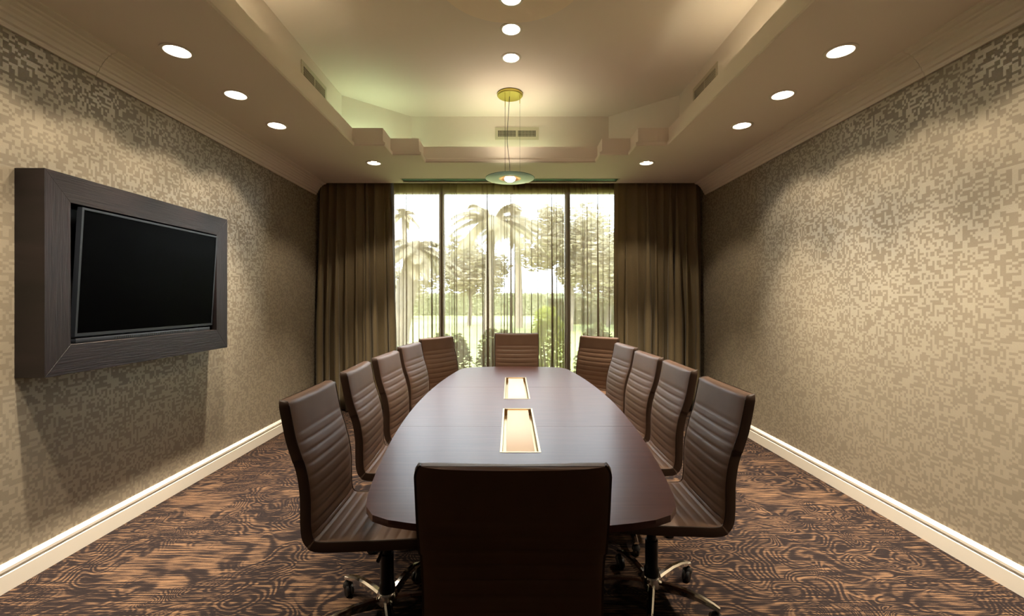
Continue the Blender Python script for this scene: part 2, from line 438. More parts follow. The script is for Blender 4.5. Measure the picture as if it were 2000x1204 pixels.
for nm, sx in (('baseboard_left', -1), ('baseboard_right', 1)):
    L = len(bprof)
    vs = [(sx * (XW - p), y, z) for y in (YN, YB) for p, z in bprof]
    tag(MB().add(vs, [(i, (i + 1) % L, L + (i + 1) % L, L + i) for i in range(L)] + [tuple(range(L)), tuple(range(L, 2 * L))]).obj(nm, 'white_trim'), kind='structure')

# window: header, sill, jambs, mullions, panes
win = tag(empty('window_1', (0, YB, 0)), kind='structure')
f0, f1_ = .0, .10
MB().box(WX0 - .06, WX1 + .06, f0, f1_, WZ1 - .03, 3.1).obj('window_header', 'bronze', win, bevel=.004)
MB().box(WX0 - .06, WX1 + .06, f0, f1_, 0.0, .06).obj('window_sill', 'bronze', win, bevel=.004)
for x in (WX0 - .03, WX1 + .03): MB().box(x - .035, x + .035, f0, f1_, .06, WZ1 - .03).obj('jamb', 'bronze', win, bevel=.004)
mull = [-.913, .757]
for x in mull: MB().box(x - .034, x + .034, f0 - .02, f1_, .06, WZ1 - .03).obj('mullion', 'bronze', win, bevel=.004)
ed = [WX0] + mull + [WX1]
for i in range(3):
    MB().box(ed[i] + .03, ed[i + 1] - .03, .05, .056, .05, WZ1 - .06).obj('pane', 'window_glass', win)

# ------------------------------------------------------------------ table
TX, TY, TZ, HL = .035, 2.965, .74, 1.635
table = empty('conference_table', (TX, TY, 0))
tag(table, 'long boat-shaped dark brown table running toward the window', 'table')
def hw(t): return .648 - .058 * t * t
def outline(inset=0):
    """boat outline, CCW, as (x,y)"""
    side = []
    n = 26
    for i in range(n + 1):
        y = -1.53 + 3.06 * i / n; side.append((hw(y) - inset, y * (1 - inset / 1.6)))
    # rounded corner to bulged end
    ye = 1.635 - inset; xs = hw(1.53) - inset
    end = []
    for i in range(1, 12):
        a = i / 12; x = xs * (1 - 2 * a)
        y = ye - .085 * (x / xs) ** 2
        end.append((x, y))
    c0 = [(xs - .003, 1.547 * (1 - inset / 1.6) - 0), ]
    pts = side + [(xs - .012, ye - .078 )] + end + [(-xs + .012, ye - .078)] + [(-x, y) for x, y in reversed(side)] + [(-xs + .012, -ye + .078)] + [(-x, -y) for x, y in end] + [(xs - .012, -ye + .078)]
    # smooth corners
    for _ in range(3):
        q = []
        for i in range(len(pts)):
            a, b, c = pts[i - 1], pts[i], pts[(i + 1) % len(pts)]
            q.append(((a[0] + 2 * b[0] + c[0]) / 4, (a[1] + 2 * b[1] + c[1]) / 4))
        pts = q
    return pts
tro = [(2.004, 2.812), (3.088, 3.940)]
TRW = .0895; TRX = .0445 - TX
def clipy(pts, y0, y1):
    def clip(P, k, keep):
        out = []
        for i in range(len(P)):
            a, b = P[i - 1], P[i]
            ka, kb = keep(a), keep(b)
            if ka != kb:
                t_ = (k - a[1]) / (b[1] - a[1]); out.append((a[0] + (b[0] - a[0]) * t_, k))
            if kb: out.append(b)
        return out
    P = clip(pts, y0, lambda p: p[1] >= y0); P = clip(P, y1, lambda p: p[1] <= y1)
    return P
def slab(name, pts, z0, z1, holes_, mat, lip=.0):
    o = plate(name, pts, holes_, z0, z1 - z0, mat, table); return o
OUT = outline()
thirds = [-1.7, -.545, .545, 1.7]
for i in range(3):
    y0, y1 = thirds[i] + (.0008 if i else 0), thirds[i + 1] - (.0008 if i < 2 else 0)
    P = clipy(OUT, y0, y1)
    # an upper sheet carries the trough cut-outs; split trough holes at the seams
    hs_ = []
    for a, b in tro:
        a -= TY; b -= TY
        if a >= y0 and b <= y1: hs_.append([(TRX - TRW, a), (TRX + TRW, a), (TRX + TRW, b), (TRX - TRW, b)])
    cuts = [(a - TY, b - TY) for a, b in tro if (a - TY < y1 and b - TY > y0) and not (a - TY >= y0 and b - TY <= y1)]
    if cuts:
        # notch cut from the panel edge: build as left and right plus the remainder
        ys = [y0]
        segs = []
        cur = y0
        for a, b in sorted(cuts):
            a2, b2 = max(a, y0), min(b, y1)
            if a2 > cur: segs.append((cur, a2, False))
            segs.append((a2, b2, True)); cur = b2
        if cur < y1: segs.append((cur, y1, False))
        poly_parts = []
        for a, b, cut in segs:
            Q = clipy(P, a, b)
            if not cut: poly_parts.append(Q)
            else:
                poly_parts.append([p for p in Q if p[0] < TRX] + []) if False else None
                L_ = [p for p in Q if p[0] < 0]; R_ = [p for p in Q if p[0] > 0]
                L_.sort(key=lambda p: p[1]); R_.sort(key=lambda p: p[1])
                poly_parts.append([(TRX - TRW, a)] + [(TRX - TRW, b)] + L_[::-1])
                poly_parts.append([(TRX + TRW, a)] + R_ + [(TRX + TRW, b)])
        mb = MB()
        for Q in poly_parts:
            if Q is None: continue
            n_ = len(Q); vs = [(x, y, TZ - .012) for x, y in Q] + [(x, y, TZ) for x, y in Q]
            mb.add(vs, [tuple(range(n_)), tuple(range(n_, 2 * n_))] + [(k, (k + 1) % n_, n_ + (k + 1) % n_, n_ + k) for k in range(n_)])
        mb.obj('tabletop_panel', 'table_wood', table)
    else:
        slab('tabletop_panel', P, TZ - .012, TZ, hs_, 'table_wood')
# under-layer with bevelled knife edge
mb = MB(); A_ = OUT; B_ = outline(.06); n_ = len(A_)
lev = [(A_, TZ - .012), (A_, TZ - .022), (B_, TZ - .050)]
vs = [(x, y, z) for P, z in lev for x, y in P]
fs = []
for j in range(2):
    for k in range(n_): k2 = (k + 1) % n_; fs.append((j * n_ + k, j * n_ + k2, (j + 1) * n_ + k2, (j + 1) * n_ + k))
fs.append(tuple(range(2 * n_, 3 * n_)))
mb.add(vs, fs); mb.obj('tabletop_edge', 'table_wood', table, smooth=True, angle=25)
for a, b in tro:
    a -= TY; b -= TY; x0, x1 = TRX - TRW, TRX + TRW
    tr = MB()
    e = .008
    tr.box(x0 - .002, x0 + e, a, b, TZ - .045, TZ + .0015); tr.box(x1 - e, x1 + .002, a, b, TZ - .045, TZ + .0015)
    tr.box(x0 + e, x1 - e, a - .002, a + e, TZ - .045, TZ + .0015); tr.box(x0 + e, x1 - e, b - e, b + .002, TZ - .045, TZ + .0015)
    tr.box(x0 + e, x1 - e, a + e, b - e, TZ - .047, TZ - .041)
    o = tr.obj('cable_trough', 'brass', table); o['label'] = 'brass framed cable trough let into the tabletop'
    MB().box(x0 + .026, x1 - .024, a + .012, b - .010, TZ - .012, TZ - .006).obj('trough_lid', 'trough_lid', o, bevel=.0015)
    MB().box(x0 + .034, x1 - .032, a + .03, b - .03, TZ - .041, TZ - .012).obj('power_module', 'black_plastic', o)
for y in (-.95, 0, .95):
    MB().box(-.28, .28, y - .035, y + .035, .02, TZ - .048).obj('pedestal', 'near_wood', table, bevel=.006)
    MB().box(-.33, .33, y - .06, y + .06, 0, .03).obj('foot', 'near_wood', table, bevel=.006)
MB().box(-.03, .03, -.95, .95, .30, .62).obj('modesty_beam', 'near_wood', table, bevel=.004)

# ------------------------------------------------------------------ chairs
OUTER = [(-.084, 1.028), (-.070, .955), (-.052, .870), (-.028, .795), (-.010, .730), (.000, .655), (.001, .590), (.002, .540), (.008, .490),
         (.024, .458), (.052, .438), (.10, .432), (.18, .434), (.30, .438), (.40, .443), (.455, .446), (.485, .440)]
def catmull(P, step):
    out = []
    for i in range(len(P) - 1):
        p0 = Vector(P[max(i - 1, 0)]); p1 = Vector(P[i]); p2 = Vector(P[i + 1]); p3 = Vector(P[min(i + 2, len(P) - 1)])
        n = max(2, int((p2 - p1).length / step))
        for k in range(n):
            t = k / n
            out.append(.5 * ((2 * p1) + (p2 - p0) * t + (2 * p0 - 5 * p1 + 4 * p2 - p3) * t * t + (3 * p1 - p0 - 3 * p2 + p3) * t ** 3))
    out.append(Vector(P[-1])); return out
CP = catmull(OUTER, .0055)
S = [0]
for i in range(1, len(CP)): S.append(S[-1] + (CP[i] - CP[i - 1]).length)
NRM = []
for i in range(len(CP)):
    d = (CP[min(i + 1, len(CP) - 1)] - CP[max(i - 1, 0)]).normalized()
    NRM.append(Vector((-d.y, d.x)))   # toward the sitter side
iJ = min(range(len(CP)), key=lambda i: abs(CP[i].y - .438) + abs(CP[i].x - .052))
SJ = S[iJ]; SE = S[-1]
CW, TH = .233, .047
HEADP, PITCH = .142, .0455
def thick(s):
    e0 = min(1, s / .022); e1 = min(1, (SE - s) / .022)
    return TH * math.sqrt(max(.02, 1 - (1 - e0) ** 2)) * math.sqrt(max(.02, 1 - (1 - e1) ** 2))
def puff(s, side):
    if s < HEADP:
        g = (HEADP - s); return .0035 * min(1, g / .02) ** .5 + .001
    p = ((s - HEADP) / PITCH) % 1.0
    return .0058 * (1 - abs(2 * p - 1) ** 5)
def halfw(s):
    # slightly rounded top corners and front corners, waist near lumbar
    w = CW
    if s < .03: w -= .012 * (1 - s / .03) ** 2
    if SE - s < .04: w -= .016 * (1 - (SE - s) / .04) ** 2
    if .25 < s < .6: w -= .004
    return w
def shell(s0, s1):
    """one padded piece: closed loft, inner and outer faces with cross channels"""
    idx = [i for i in range(len(CP)) if s0 - 1e-6 <= S[i] <= s1 + 1e-6]
    T_ = [-1, -.975, -.93, -.8, -.5, 0, .5, .8, .93, .975, 1]
    vs = []; ring = 2 * len(T_)
    for i in idx:
        s = S[i]; w = halfw(s); th = thick(s)
        for t_ in T_:      # inner face
            ss = s + .010 * (t_ * t_ - .35) * (1 if s > HEADP + .02 else 0)
            edge = 1 - abs(t_) ** 14
            off = th - .004 * abs(t_) ** 10 + puff(ss, 0) * (1 - abs(t_) ** 8)
            crown = .008 * max(0, 1 - s / .1) * (t_ * t_ - .5)
            p = CP[i] + NRM[i] * off
            vs.append((p.x, t_ * w, p.y + crown))
        for t_ in reversed(T_):
            back = .004 * (1 - t_ * t_) - puff(s, 1) * 1.0 * (1 - abs(t_) ** 8) - .002 + .006 * abs(t_) ** 12
            p = CP[i] + NRM[i] * back
            crown = .008 * max(0, 1 - s / .1) * (t_ * t_ - .5)
            vs.append((p.x, t_ * w, p.y + crown))
    fs = []
    for a in range(len(idx) - 1):
        for k in range(ring):
            k2 = (k + 1) % ring
            fs.append((a * ring + k, a * ring + k2, (a + 1) * ring + k2, (a + 1) * ring + k))
    fs.append(tuple(range(ring))); fs.append(tuple((len(idx) - 1) * ring + k for k in range(ring)))
    return MB().add(vs, fs)
def band(sy):
    """darker side band that runs along the whole edge of back and seat"""
    vs = []; prof_ = [(-.001, .0), (.006, .010), (.0085, .5), (.006, .99), (-.001, 1.0)]
    for i in range(len(CP)):
        s = S[i]; w = halfw(s); th = thick(s)
        crown = .008 * max(0, 1 - s / .1) * .5
        for o_, f in prof_:
            p = CP[i] + NRM[i] * (.004 + (th - .007) * f)
            vs.append((p.x, sy * (w + o_), p.y + crown))
    L = len(prof_); fs = []
    for a in range(len(CP) - 1):
        for k in range(L - 1): fs.append((a * L + k, a * L + k + 1, (a + 1) * L + k + 1, (a + 1) * L + k))
    fs.append(tuple(range(L))); fs.append(tuple((len(CP) - 1) * L + k for k in range(L)))
    return MB().add(vs, fs)
def pipe(sy):
    pts = []
    for i in range(0, len(CP), 3):
        s = S[i]; th = thick(s); p = CP[i] + NRM[i] * (th - .004)
        pts.append((p.x, sy * (halfw(s) + .002), p.y + .004 * max(0, 1 - s / .1)))
    return MB().tube(pts, .0032, 6)

def make_chair(name='conference_chair'):
    r = empty(name)
    parts_up = []
    parts_up.append(shell(0, SJ).obj('backrest', 'leather', r, smooth=True, angle=60))
    parts_up.append(shell(SJ, SE).obj('seat', 'leather', r, smooth=True, angle=60))
    for sy in (-1, 1):
        o = band(sy).obj('side_band', 'leather_band', r, smooth=True, angle=70); parts_up.append(o)
        if sy == -1: o['label'] = 'darker leather side band'
        parts_up.append(pipe(sy).obj('piping', 'piping', r, smooth=True, angle=80))
    cx = .285
    parts_up.append(MB().box(cx - .10, cx + .10, -.085, .085, .412, .436).obj('seat_plate', 'black_metal', r, bevel=.005))
    parts_up.append(MB().tube([(cx + .02, -.08, .42), (cx + .03, -.18, .415), (cx + .03, -.24, .405)], [.005, .005, .008], 8).obj('lever', 'black_plastic', r, smooth=True))
    MB().lathe([(.0, .415), (.022, .415), (.022, .30), (.029, .298), (.029, .17), (.034, .16), (.034, .06), (.0, .058)], 18,
               Matrix.Translation((cx, 0, 0))).obj('gas_column', 'black_metal', r, smooth=True, angle=35)
    return r
CHX = .285
def add_base(r, ang):
    b = MB().lathe([(.0, .128), (.040, .126), (.046, .11), (.044, .075), (.0, .073)], 20, Matrix.Translation((CHX, 0, 0))).obj('base_hub', 'chrome', r, smooth=True, angle=35)
    return b
leg_me = None
def leg_mesh():
    st = [(.030, .100, .020, .036), (.08, .108, .019, .030), (.15, .113, .018, .024), (.22, .108, .0165, .019), (.275, .094, .015, .014), (.300, .084, .013, .010)]
    vs = []; fs = []
    for x, z, wy, h in st:
        vs += [(x, -wy, z - h), (x, -wy * .9, z - .004), (x, -wy * .45, z + .003), (x, wy * .45, z + .003), (x, wy * .9, z - .004), (x, wy, z - h)]
    for i in range(len(st) - 1):
        for k in range(6): k2 = (k + 1) % 6; fs.append((i * 6 + k, i * 6 + k2, (i + 1) * 6 + k2, (i + 1) * 6 + k))
    fs += [tuple(range(6)), tuple(range(30, 36))]
    return MB().add(vs, fs)
def caster_mb():
    m = MB()
    m.tube([(0, 0, .085), (0, 0, .055)], .006, 8)
    # hood
    m.lathe([(.0, .066), (.014, .064), (.022, .054), (.024, .040), (.014, .040)], 14)
    return m
def wheel_mb():
    m = MB(); T = Matrix.Rotation(PI / 2, 4, 'X')
    for s in (-1, 1):
        m.lathe([(.0, s * .010 - .007), (.022, s * .010 - .007), (.0255, s * .010 - .004), (.0255, s * .010 + .004), (.022, s * .010 + .007), (.0, s * .010 + .007)], 18,
                Matrix.Translation((-.014, 0, .0265)) @ T)
    return m
proto_chair = make_chair()
hub = add_base(proto_chair, 0)
def add_star(r, ang, first=None):
    out = []
    for k in range(5):
        a = ang + 2 * PI * k / 5
        if first is None and k == 0:
            l = leg_mesh().obj('base_leg', 'chrome', r, smooth=True, angle=35)
            c = caster_mb().obj('caster', 'black_plastic', r, smooth=True, angle=40)
            wl = wheel_mb().obj('wheel', 'black_plastic', c, smooth=True, angle=35)
            first = (l, c, wl)
        else:
            l = first[0].copy(); COL.objects.link(l); l.parent = r
            c = first[1].copy(); COL.objects.link(c); c.parent = r
            wl = first[2].copy(); COL.objects.link(wl); wl.parent = c
        l.location = (CHX, 0, 0); l.rotation_euler = (0, 0, a)
        c.location = (CHX + .285 * math.cos(a), .285 * math.sin(a), 0); c.rotation_euler = (0, 0, a + random.uniform(-1, 1))
    return first
star_first = None
UPPARTS = ('backrest', 'seat', 'side_band', 'piping', 'seat_plate', 'lever')
def place_chair(tx, ty, yaw, base_ang, lift, label, first_=False):
    """tx,ty = centre of the top of the backrest; yaw = facing direction"""
    global star_first
    if first_: r = proto_chair
    else:
        r = proto_chair.copy(); COL.objects.link(r)
        for ch in base_parts:
            c = ch.copy(); COL.objects.link(c); c.parent = r
    ca, sa = math.cos(yaw), math.sin(yaw)
    r.location = (tx + .06 * ca, ty + .06 * sa, 0); r.rotation_euler = (0, 0, yaw)
    tag(r, label, 'chair', 'brown leather conference chairs round the table')
    star_first = add_star(r, base_ang - yaw, star_first)
    if lift:
        for ch in kids(r):
            if ch.name.split('.')[0] in UPPARTS: ch.location.z += lift
            if ch.name.split('.')[0] == 'gas_column' : ch.scale.z = 1 + lift / .43 if lift > 0 else 1 + lift / .43
    return r
base_parts = kids(proto_chair)
D = math.radians
place_chair(.006, 1.10, D(90), D(20), -.012, 'brown chair with its back to the viewer at the near table end', True)
LE = ['nearest brown chair on the screen side of the table', 'second brown chair along the screen side from the near end',
      'middle brown chair of five on the screen side', 'fourth brown chair along the screen side from the near end',
      'turned brown chair at the far table corner on the screen side']
LP = [(-.895, 2.01, 0, 145), (-.926, 2.706, 2, 150), (-.915, 3.315, -4, 130), (-.906, 4.04, -9, 160), (-.79, 4.80, -36, 140)]
RE = ['nearest brown chair on the bare wall side of the table', 'second brown chair along the bare wall side from the near end',
      'middle brown chair of five on the bare wall side', 'fourth brown chair along the bare wall side from the near end',
      'turned brown chair at the far table corner on the bare wall side']
RP = [(1.01, 2.125, 180, 35), (1.04, 2.78, 180, 54), (1.02, 3.33, 184, 18), (1.02, 3.98, 186, 20), (.962, 4.88, 180 + 46, 40)]
for (x, y, a, b), l in zip(LP, LE): place_chair(x, y, D(a), D(b), 0, l)
for (x, y, a, b), l in zip(RP, RE): place_chair(x, y, D(a), D(b), 0, l)
place_chair(.068, 4.92, D(-90), D(60), .035, 'brown chair at the far table head facing the viewer')

# ------------------------------------------------------------------ screen and its surround
sx0, sx1 = -XW, -2.315
y0, y1, z0, z1 = 2.2386, 3.684, 1.031, 2.076
iy0, iy1, iz0, iz1 = 2.372, 3.549, 1.184, 1.932
sur = empty('screen_surround', (sx0, (y0 + y1) / 2, (z0 + z1) / 2)); cy_, cz_ = (y0 + y1) / 2, (z0 + z1) / 2
tag(sur, 'thick dark wood frame fixed to the wall around the television', 'frame')
Oc = [(y0, z0), (y1, z0), (y1, z1), (y0, z1)]; Ic = [(iy0, iz0), (iy1, iz0), (iy1, iz1), (iy0, iz1)]
for k in range(4):
    a, b, c, d = Oc[k], Oc[(k + 1) % 4], Ic[(k + 1) % 4], Ic[k]
    Q = [a, b, c, d]
    vs = [(.0, p[0] - cy_, p[1] - cz_) for p in Q] + [(sx1 - sx0, p[0] - cy_, p[1] - cz_) for p in Q]
    MB().add(vs, [(0, 1, 2, 3), (4, 5, 6, 7)] + [(i, (i + 1) % 4, 4 + (i + 1) % 4, 4 + i) for i in range(4)]).obj('frame_board', 'oak_h' if k % 2 == 0 else 'oak_v', sur, bevel=.0006, seg=1)
MB().box(.001, .006, iy0 - cy_ + .001, iy1 - cy_ - .001, iz0 - cz_ + .001, iz1 - cz_ - .001).obj('niche_shade_panel', 'black_plastic', sur)  # added black sheet over the wall, stands in for shade inside the niche
tvy0, tvy1 = 2.418, 3.532
xt, xb, zt, zb = -2.297, -2.338, 1.918, 1.222
tv = empty('television', (xb, (tvy0 + tvy1) / 2, zb), 0)
tv.rotation_euler = (0, math.atan((xt - xb) / (zt - zb)), 0)
tag(tv, 'flat black television tilted forward, switched off', 'television')
H_ = math.hypot(xt - xb, zt - zb); W_ = tvy1 - tvy0
bz = .012
m = MB()
m.box(-.028, 0, -W_ / 2, W_ / 2, 0, bz * 1.3).box(-.028, 0, -W_ / 2, W_ / 2, H_ - bz, H_).box(-.028, 0, -W_ / 2, -W_ / 2 + bz, bz * 1.3, H_ - bz).box(-.028, 0, W_ / 2 - bz, W_ / 2, bz * 1.3, H_ - bz)
m.obj('bezel', 'bezel', tv)
MB().box(-.026, -.003, -W_ / 2 + bz, W_ / 2 - bz, bz * 1.3, H_ - bz).obj('screen', 'screen', tv)
MB().box(-.05, -.027, -W_ / 2 + .12, W_ / 2 - .12, .10, H_ - .12).obj('rear_housing', 'black_plastic', tv, bevel=.004)
MB().box(-.085, -.05, -.18, .18, .22, .48).obj('wall_bracket', 'black_metal', tv)
sb = empty('speaker_bar', (-2.37, (iy0 + iy1) / 2, 1.184))
tag(sb, 'slim grey speaker bar on the ledge under the television', 'speaker')
MB().box(-.03, .035, -.54, .54, .0, .026).obj('speaker_body', 'bezel', sb, bevel=.003)
g = MB()
for k in range(40): g.box(.035, .0365, -.30 + k * .0155, -.30 + k * .0155 + .008, .006, .020)
tag(g.obj('speaker_grille', 'black_plastic', sb), kind='stuff')

# ------------------------------------------------------------------ downlights
def downlight_proto():
    r = empty('downlight')
    MB().lathe([(.068, .000), (.070, -.005), (.082, -.007), (.088, -.003), (.088, .0), (.068, .0)], 32).obj('trim_ring', 'white_trim', r, smooth=True, angle=50)
    MB().lathe([(.0685, -.003), (.067, .012), (.062, .032), (.052, .05), (.034, .062), (.0, .064)], 32).obj('reflector_bowl', 'reflector', r, smooth=True, angle=60)
    MB().lathe([(.0, .010), (.022, .012), (.032, .017), (.037, .026), (.030, .05), (.0, .056)], 20).obj('lamp_bulb', 'bulb', r, smooth=True)
    return r
dl0 = downlight_proto()
spot_d = bpy.data.lights.new('downlight_beam', 'SPOT'); spot_d.energy = SPOT; spot_d.color = (1, .82, .60); spot_d.spot_size = D(106); spot_d.spot_blend = .35; spot_d.shadow_soft_size = .03
spot_i = bpy.data.lights.new('downlight_core', 'SPOT'); spot_i.energy = SPOT_IN; spot_i.color = (1, .83, .62); spot_i.spot_size = D(62); spot_i.spot_blend = 1.0; spot_i.shadow_soft_size = .03
_pl = []
names_y = {2.67: 'nearest visible', 3.24: 'second visible', 3.81: 'third visible'}
for x, y in SOF:
    side = 'screen wall' if x < 0 else 'bare wall'
    if y in names_y: lb = '%s lit downlight in the row along the %s' % (names_y[y], side)
    elif y > 4: lb = 'lit downlight near the drapes on the %s side' % side
    elif y > 2: lb = 'downlight second from the near end of the %s row' % side
    else: lb = 'downlight at the near end of the %s row' % side
    _pl.append((x, y, ZC, lb))
_pl += [(UPP[0][0], UPP[0][1], ZU, 'recessed downlight nearer the viewer in the raised ceiling centre'),
        (UPP[1][0], UPP[1][1], ZU, 'recessed downlight in the raised ceiling next to the lamp canopy'),
        (UPP[2][0], UPP[2][1], ZU - .012, 'downlight in the round ceiling medallion at the top of the picture')]
copies = [copy_tree(dl0) for _ in range(len(_pl) - 1)]
for r, (x, y, z, lb) in zip([dl0] + copies, _pl):
    r.location = (x, y, z); tag(r, lb, 'downlight', 'recessed round ceiling downlights')
    k = 1.0 if z < 3 else .35
    for nm, base in (('downlight_beam', spot_d), ('downlight_core', spot_i)):
        dd = base
        if k != 1.0: dd = base.copy(); dd.energy = base.energy * k
        l = bpy.data.objects.new(nm, dd); COL.objects.link(l); l.parent = r; l.location = (0, 0, -.012)

# ------------------------------------------------------------------ pendant lamp
PX, PY_, PZ = (996 - HX) / 192.4, 4.574, 2.652
pen = empty('pendant_lamp', (PX, PY_, PZ)); tag(pen, 'hanging lamp with a round aqua glass disc and brass canopy', 'lamp')
zc = ZU - PZ
MB().lathe([(0, zc), (.125, zc), (.130, zc - .006), (.130, zc - .022), (.122, zc - .030), (0, zc - .031)], 40).obj('canopy', 'yellow_brass', pen, smooth=True, angle=40)
for k in range(3):
    a = 2 * PI * k / 3; x, y = .1 * math.cos(a), .1 * math.sin(a)
    MB().tube([(x, y, zc - .03), (x, y, .004)], .0011, 6).obj('suspension_wire', 'black_metal', pen, smooth=True)
    MB().tube([(x, y, zc - .028), (x, y, zc - .10)], .0035, 8).obj('wire_gripper', 'yellow_brass', pen, smooth=True)
cp = catmull([(0, 0)] * 1 + [(0, 1)], .1)
cord = []
for k in range(40):
    t_ = k / 39; z = (zc - .03) * (1 - t_) + .06 * t_
    cord.append((-.004 - .02 * math.sin(PI * t_) * (t_ > .0) + .008 * math.sin(t_ * 9) * t_, 0, z))
MB().tube(cord, .0028, 8).obj('cord', 'black_plastic', pen, smooth=True)
MB().lathe([(.10, .0), (.246, .0), (.2495, .003), (.246, .006), (.10, .006), (.10, .0)], 64).obj('glass_disc', 'aqua_glass', pen, smooth=True, angle=50)
MB().lathe([(.2465, .0005), (.2508, .003), (.2465, .0055)], 64).obj('glass_rim', 'glass_edge', pen, smooth=True)
MB().lathe([(.0, .055), (.03, .053), (.075, .035), (.10, .010), (.112, .006), (.112, -.002), (.098, -.004), (.07, .022), (.03, .040), (0, .042)], 40).obj('reflector_dish', 'copper', pen, smooth=True, angle=50)
MB().lathe([(.0, -.034), (.03, -.032), (.052, -.018), (.058, 0), (.05, .014), (.0, .018)], 28).obj('lamp_bulb', 'pendant_bulb', pen, smooth=True)
pt = bpy.data.lights.new('pendant_glow', 'SPOT'); pt.energy = 10; pt.spot_size = D(150); pt.spot_blend = 1; pt.color = (1, .84, .6); pt.shadow_soft_size = .16
pto = bpy.data.objects.new('pendant_glow', pt); COL.objects.link(pto); pto.parent = pen; pto.location = (0, 0, .07); pto.rotation_euler = (PI, 0, 0)

# ------------------------------------------------------------------ vents and diffuser
def vent(label, loc, rz, w_, h_, fw, hv):
    r = empty('air_vent', loc, rz); tag(r, label, 'vent', 'cream air vents on the raised ceiling walls')
    W2, H2, w2, h2 = w_ / 2 + fw, h_ / 2 + hv, w_ / 2, h_ / 2
    MB().box(-W2, -w2, -.006, 0, -H2, H2).box(w2, W2, -.006, 0, -H2, H2).box(-w2, w2, -.006, 0, h2, H2).box(-w2, w2, -.006, 0, -H2, -h2).obj('vent_frame', 'vent_paint', r)
    MB().box(-w2, w2, -.0015, 0, -h2, h2).obj('vent_recess', 'grille_dark', r)
    g = MB(); n = 26
    for k in range(1, n):
        x = -w2 + w_ * k / n
        ww = .0018 if k != n // 2 else .009
        g.box(x - ww, x + ww, -.006, -.0015, -h2, h2)
    for k in range(1, 5): z = -h2 + h_ * k / 5; g.box(-w2, w2, -.005, -.002, z - .001, z + .001)
    tag(g.obj('grille', 'vent_paint', r), kind='stuff')
vent('cream air vent high on the far wall behind the lamp wires', (.073, 5.149, EYE + 1.90), 0, .43, .068, .034, .037)
vent('cream air vent on the recess wall above the screen side', (-1.727, 3.965, EYE + 1.90), PI / 2, .43, .10, .034, .037)
vent('cream air vent on the recess wall above the bare wall side', (1.727, 4.0, EYE + 1.90), -PI / 2, .43, .10, .034, .037)
df_ = empty('ceiling_diffuser', (-.005, 5.56, ZC)); tag(df_, 'long green linear air diffuser in the ceiling before the curtains', 'vent')
MB().box(-1.34, 1.34, -.088, -.080, -.002, .05).box(-1.34, 1.34, .080, .088, -.004, .05).box(-1.34, -1.328, -.08, .08, -.002, .05).box(1.328, 1.34, -.08, .08, -.002, .05).obj('diffuser_frame', 'vent_paint', df_)
MB().box(-1.328, 1.328, -.08, .08, .045, .05).obj('diffuser_box', 'teal_dark', df_)
for y in (-.055, -.028, 0, .028, .055):
    MB().box(-1.328, 1.328, y - .003, y + .003, .006, .036).obj('louvre', 'teal_louvre', df_)
for k in range(25):
    x = -1.27 + k * .106
    MB().box(x - .016, x + .016, -.08, .08, .012, .030).obj('cross_bar', 'teal_louvre', df_)

# cove tubes behind the fascia
def cove(x0_, y0_, x1_, y1_, label, mat='tube_soft'):
    L = math.hypot(x1_ - x0_, y1_ - y0_); a = math.atan2(y1_ - y0_, x1_ - x0_)
    r = empty('cove_light', ((x0_ + x1_) / 2, (y0_ + y1_) / 2, ZC + .02), a); tag(r, label, 'light')
    MB().box(-L / 2, L / 2, -.02, .02, 0, .03).obj('batten', 'white_trim', r)
    MB().tube([(-L / 2 + .02, 0, .045), (L / 2 - .02, 0, .045)], .013, 10).obj('tube', mat, r, smooth=True)
cove(-1.60, 4.46, -1.18, 4.82, 'greenish cove tube hidden in the recess corner on the screen side', 'tube')
cove(-.55, 4.985, .45, 4.985, 'greenish cove tube hidden behind the far fascia', 'tube_mid')
cove(1.635, 2.2, 1.635, 3.4, 'greenish cove tube hidden along the bare wall side')
cove(-1.635, 1.6, -1.635, 3.0, 'greenish cove tube hidden along the screen side')

# ------------------------------------------------------------------ curtains
def cloth(name, x0_, x1_, yc, z0_, z1_, mat, folds, amp, seed, shear=None, thick_=.0, gather=0):
    rnd = random.Random(seed)
    # irregular folds: phase runs with random widths
    ws = [rnd.uniform(.3, 2.0) for _ in range(folds)]; tot = sum(ws)
    edges = [0]
    for w_ in ws: edges.append(edges[-1] + w_ / tot)
    amps = [amp * rnd.uniform(.35, 1.15) for _ in ws]
    drift = [rnd.uniform(-.35, .35) for _ in ws]
    per = 9; cols = folds * per + 1; rows = 16
    vs = []
    for r in range(rows + 1):
        v_ = r / rows; z = z1_ + (z0_ - z1_) * v_
        for c in range(cols):
            i = min(c // per, folds - 1); f = (c - i * per) / per
            u = edges[i] + (edges[i + 1] - edges[i]) * f
            ph = 2 * PI * f
            grow = .35 + .65 * min(1, v_ * 1.6)
            yy = yc - amps[i] * grow * (math.cos(ph) - 1) * -.5 * 1.0 + .006 * math.sin(5 * v_ + i)
            xo = amps[i] * .55 * grow * math.sin(ph) * (1 if i % 2 else .7) + drift[i] * (x1_ - x0_) / folds * .5 * v_ * math.sin(PI * f)
            xx = x0_ + (x1_ - x0_) * u + xo
            if shear: xx += shear(u, v_)
            vs.append((xx, yy, z))
    fs = [(r * cols + c, r * cols + c + 1, (r + 1) * cols + c + 1, (r + 1) * cols + c) for r in range(rows) for c in range(cols - 1)]
    o = MB().add(vs, fs).obj(name, mat, smooth=True, angle=180)
    if thick_:
        md = o.modifiers.new('thickness', 'SOLIDIFY'); md.thickness = thick_; md.offset = 0
    return o
o = cloth('drape', -2.44, -1.50, 5.76, .012, 3.02, 'drape', 10, .125, 3, lambda u, v: .06 * u * v, .003)
tag(o, 'heavy olive brown drape hanging beside the screen wall', 'curtain')
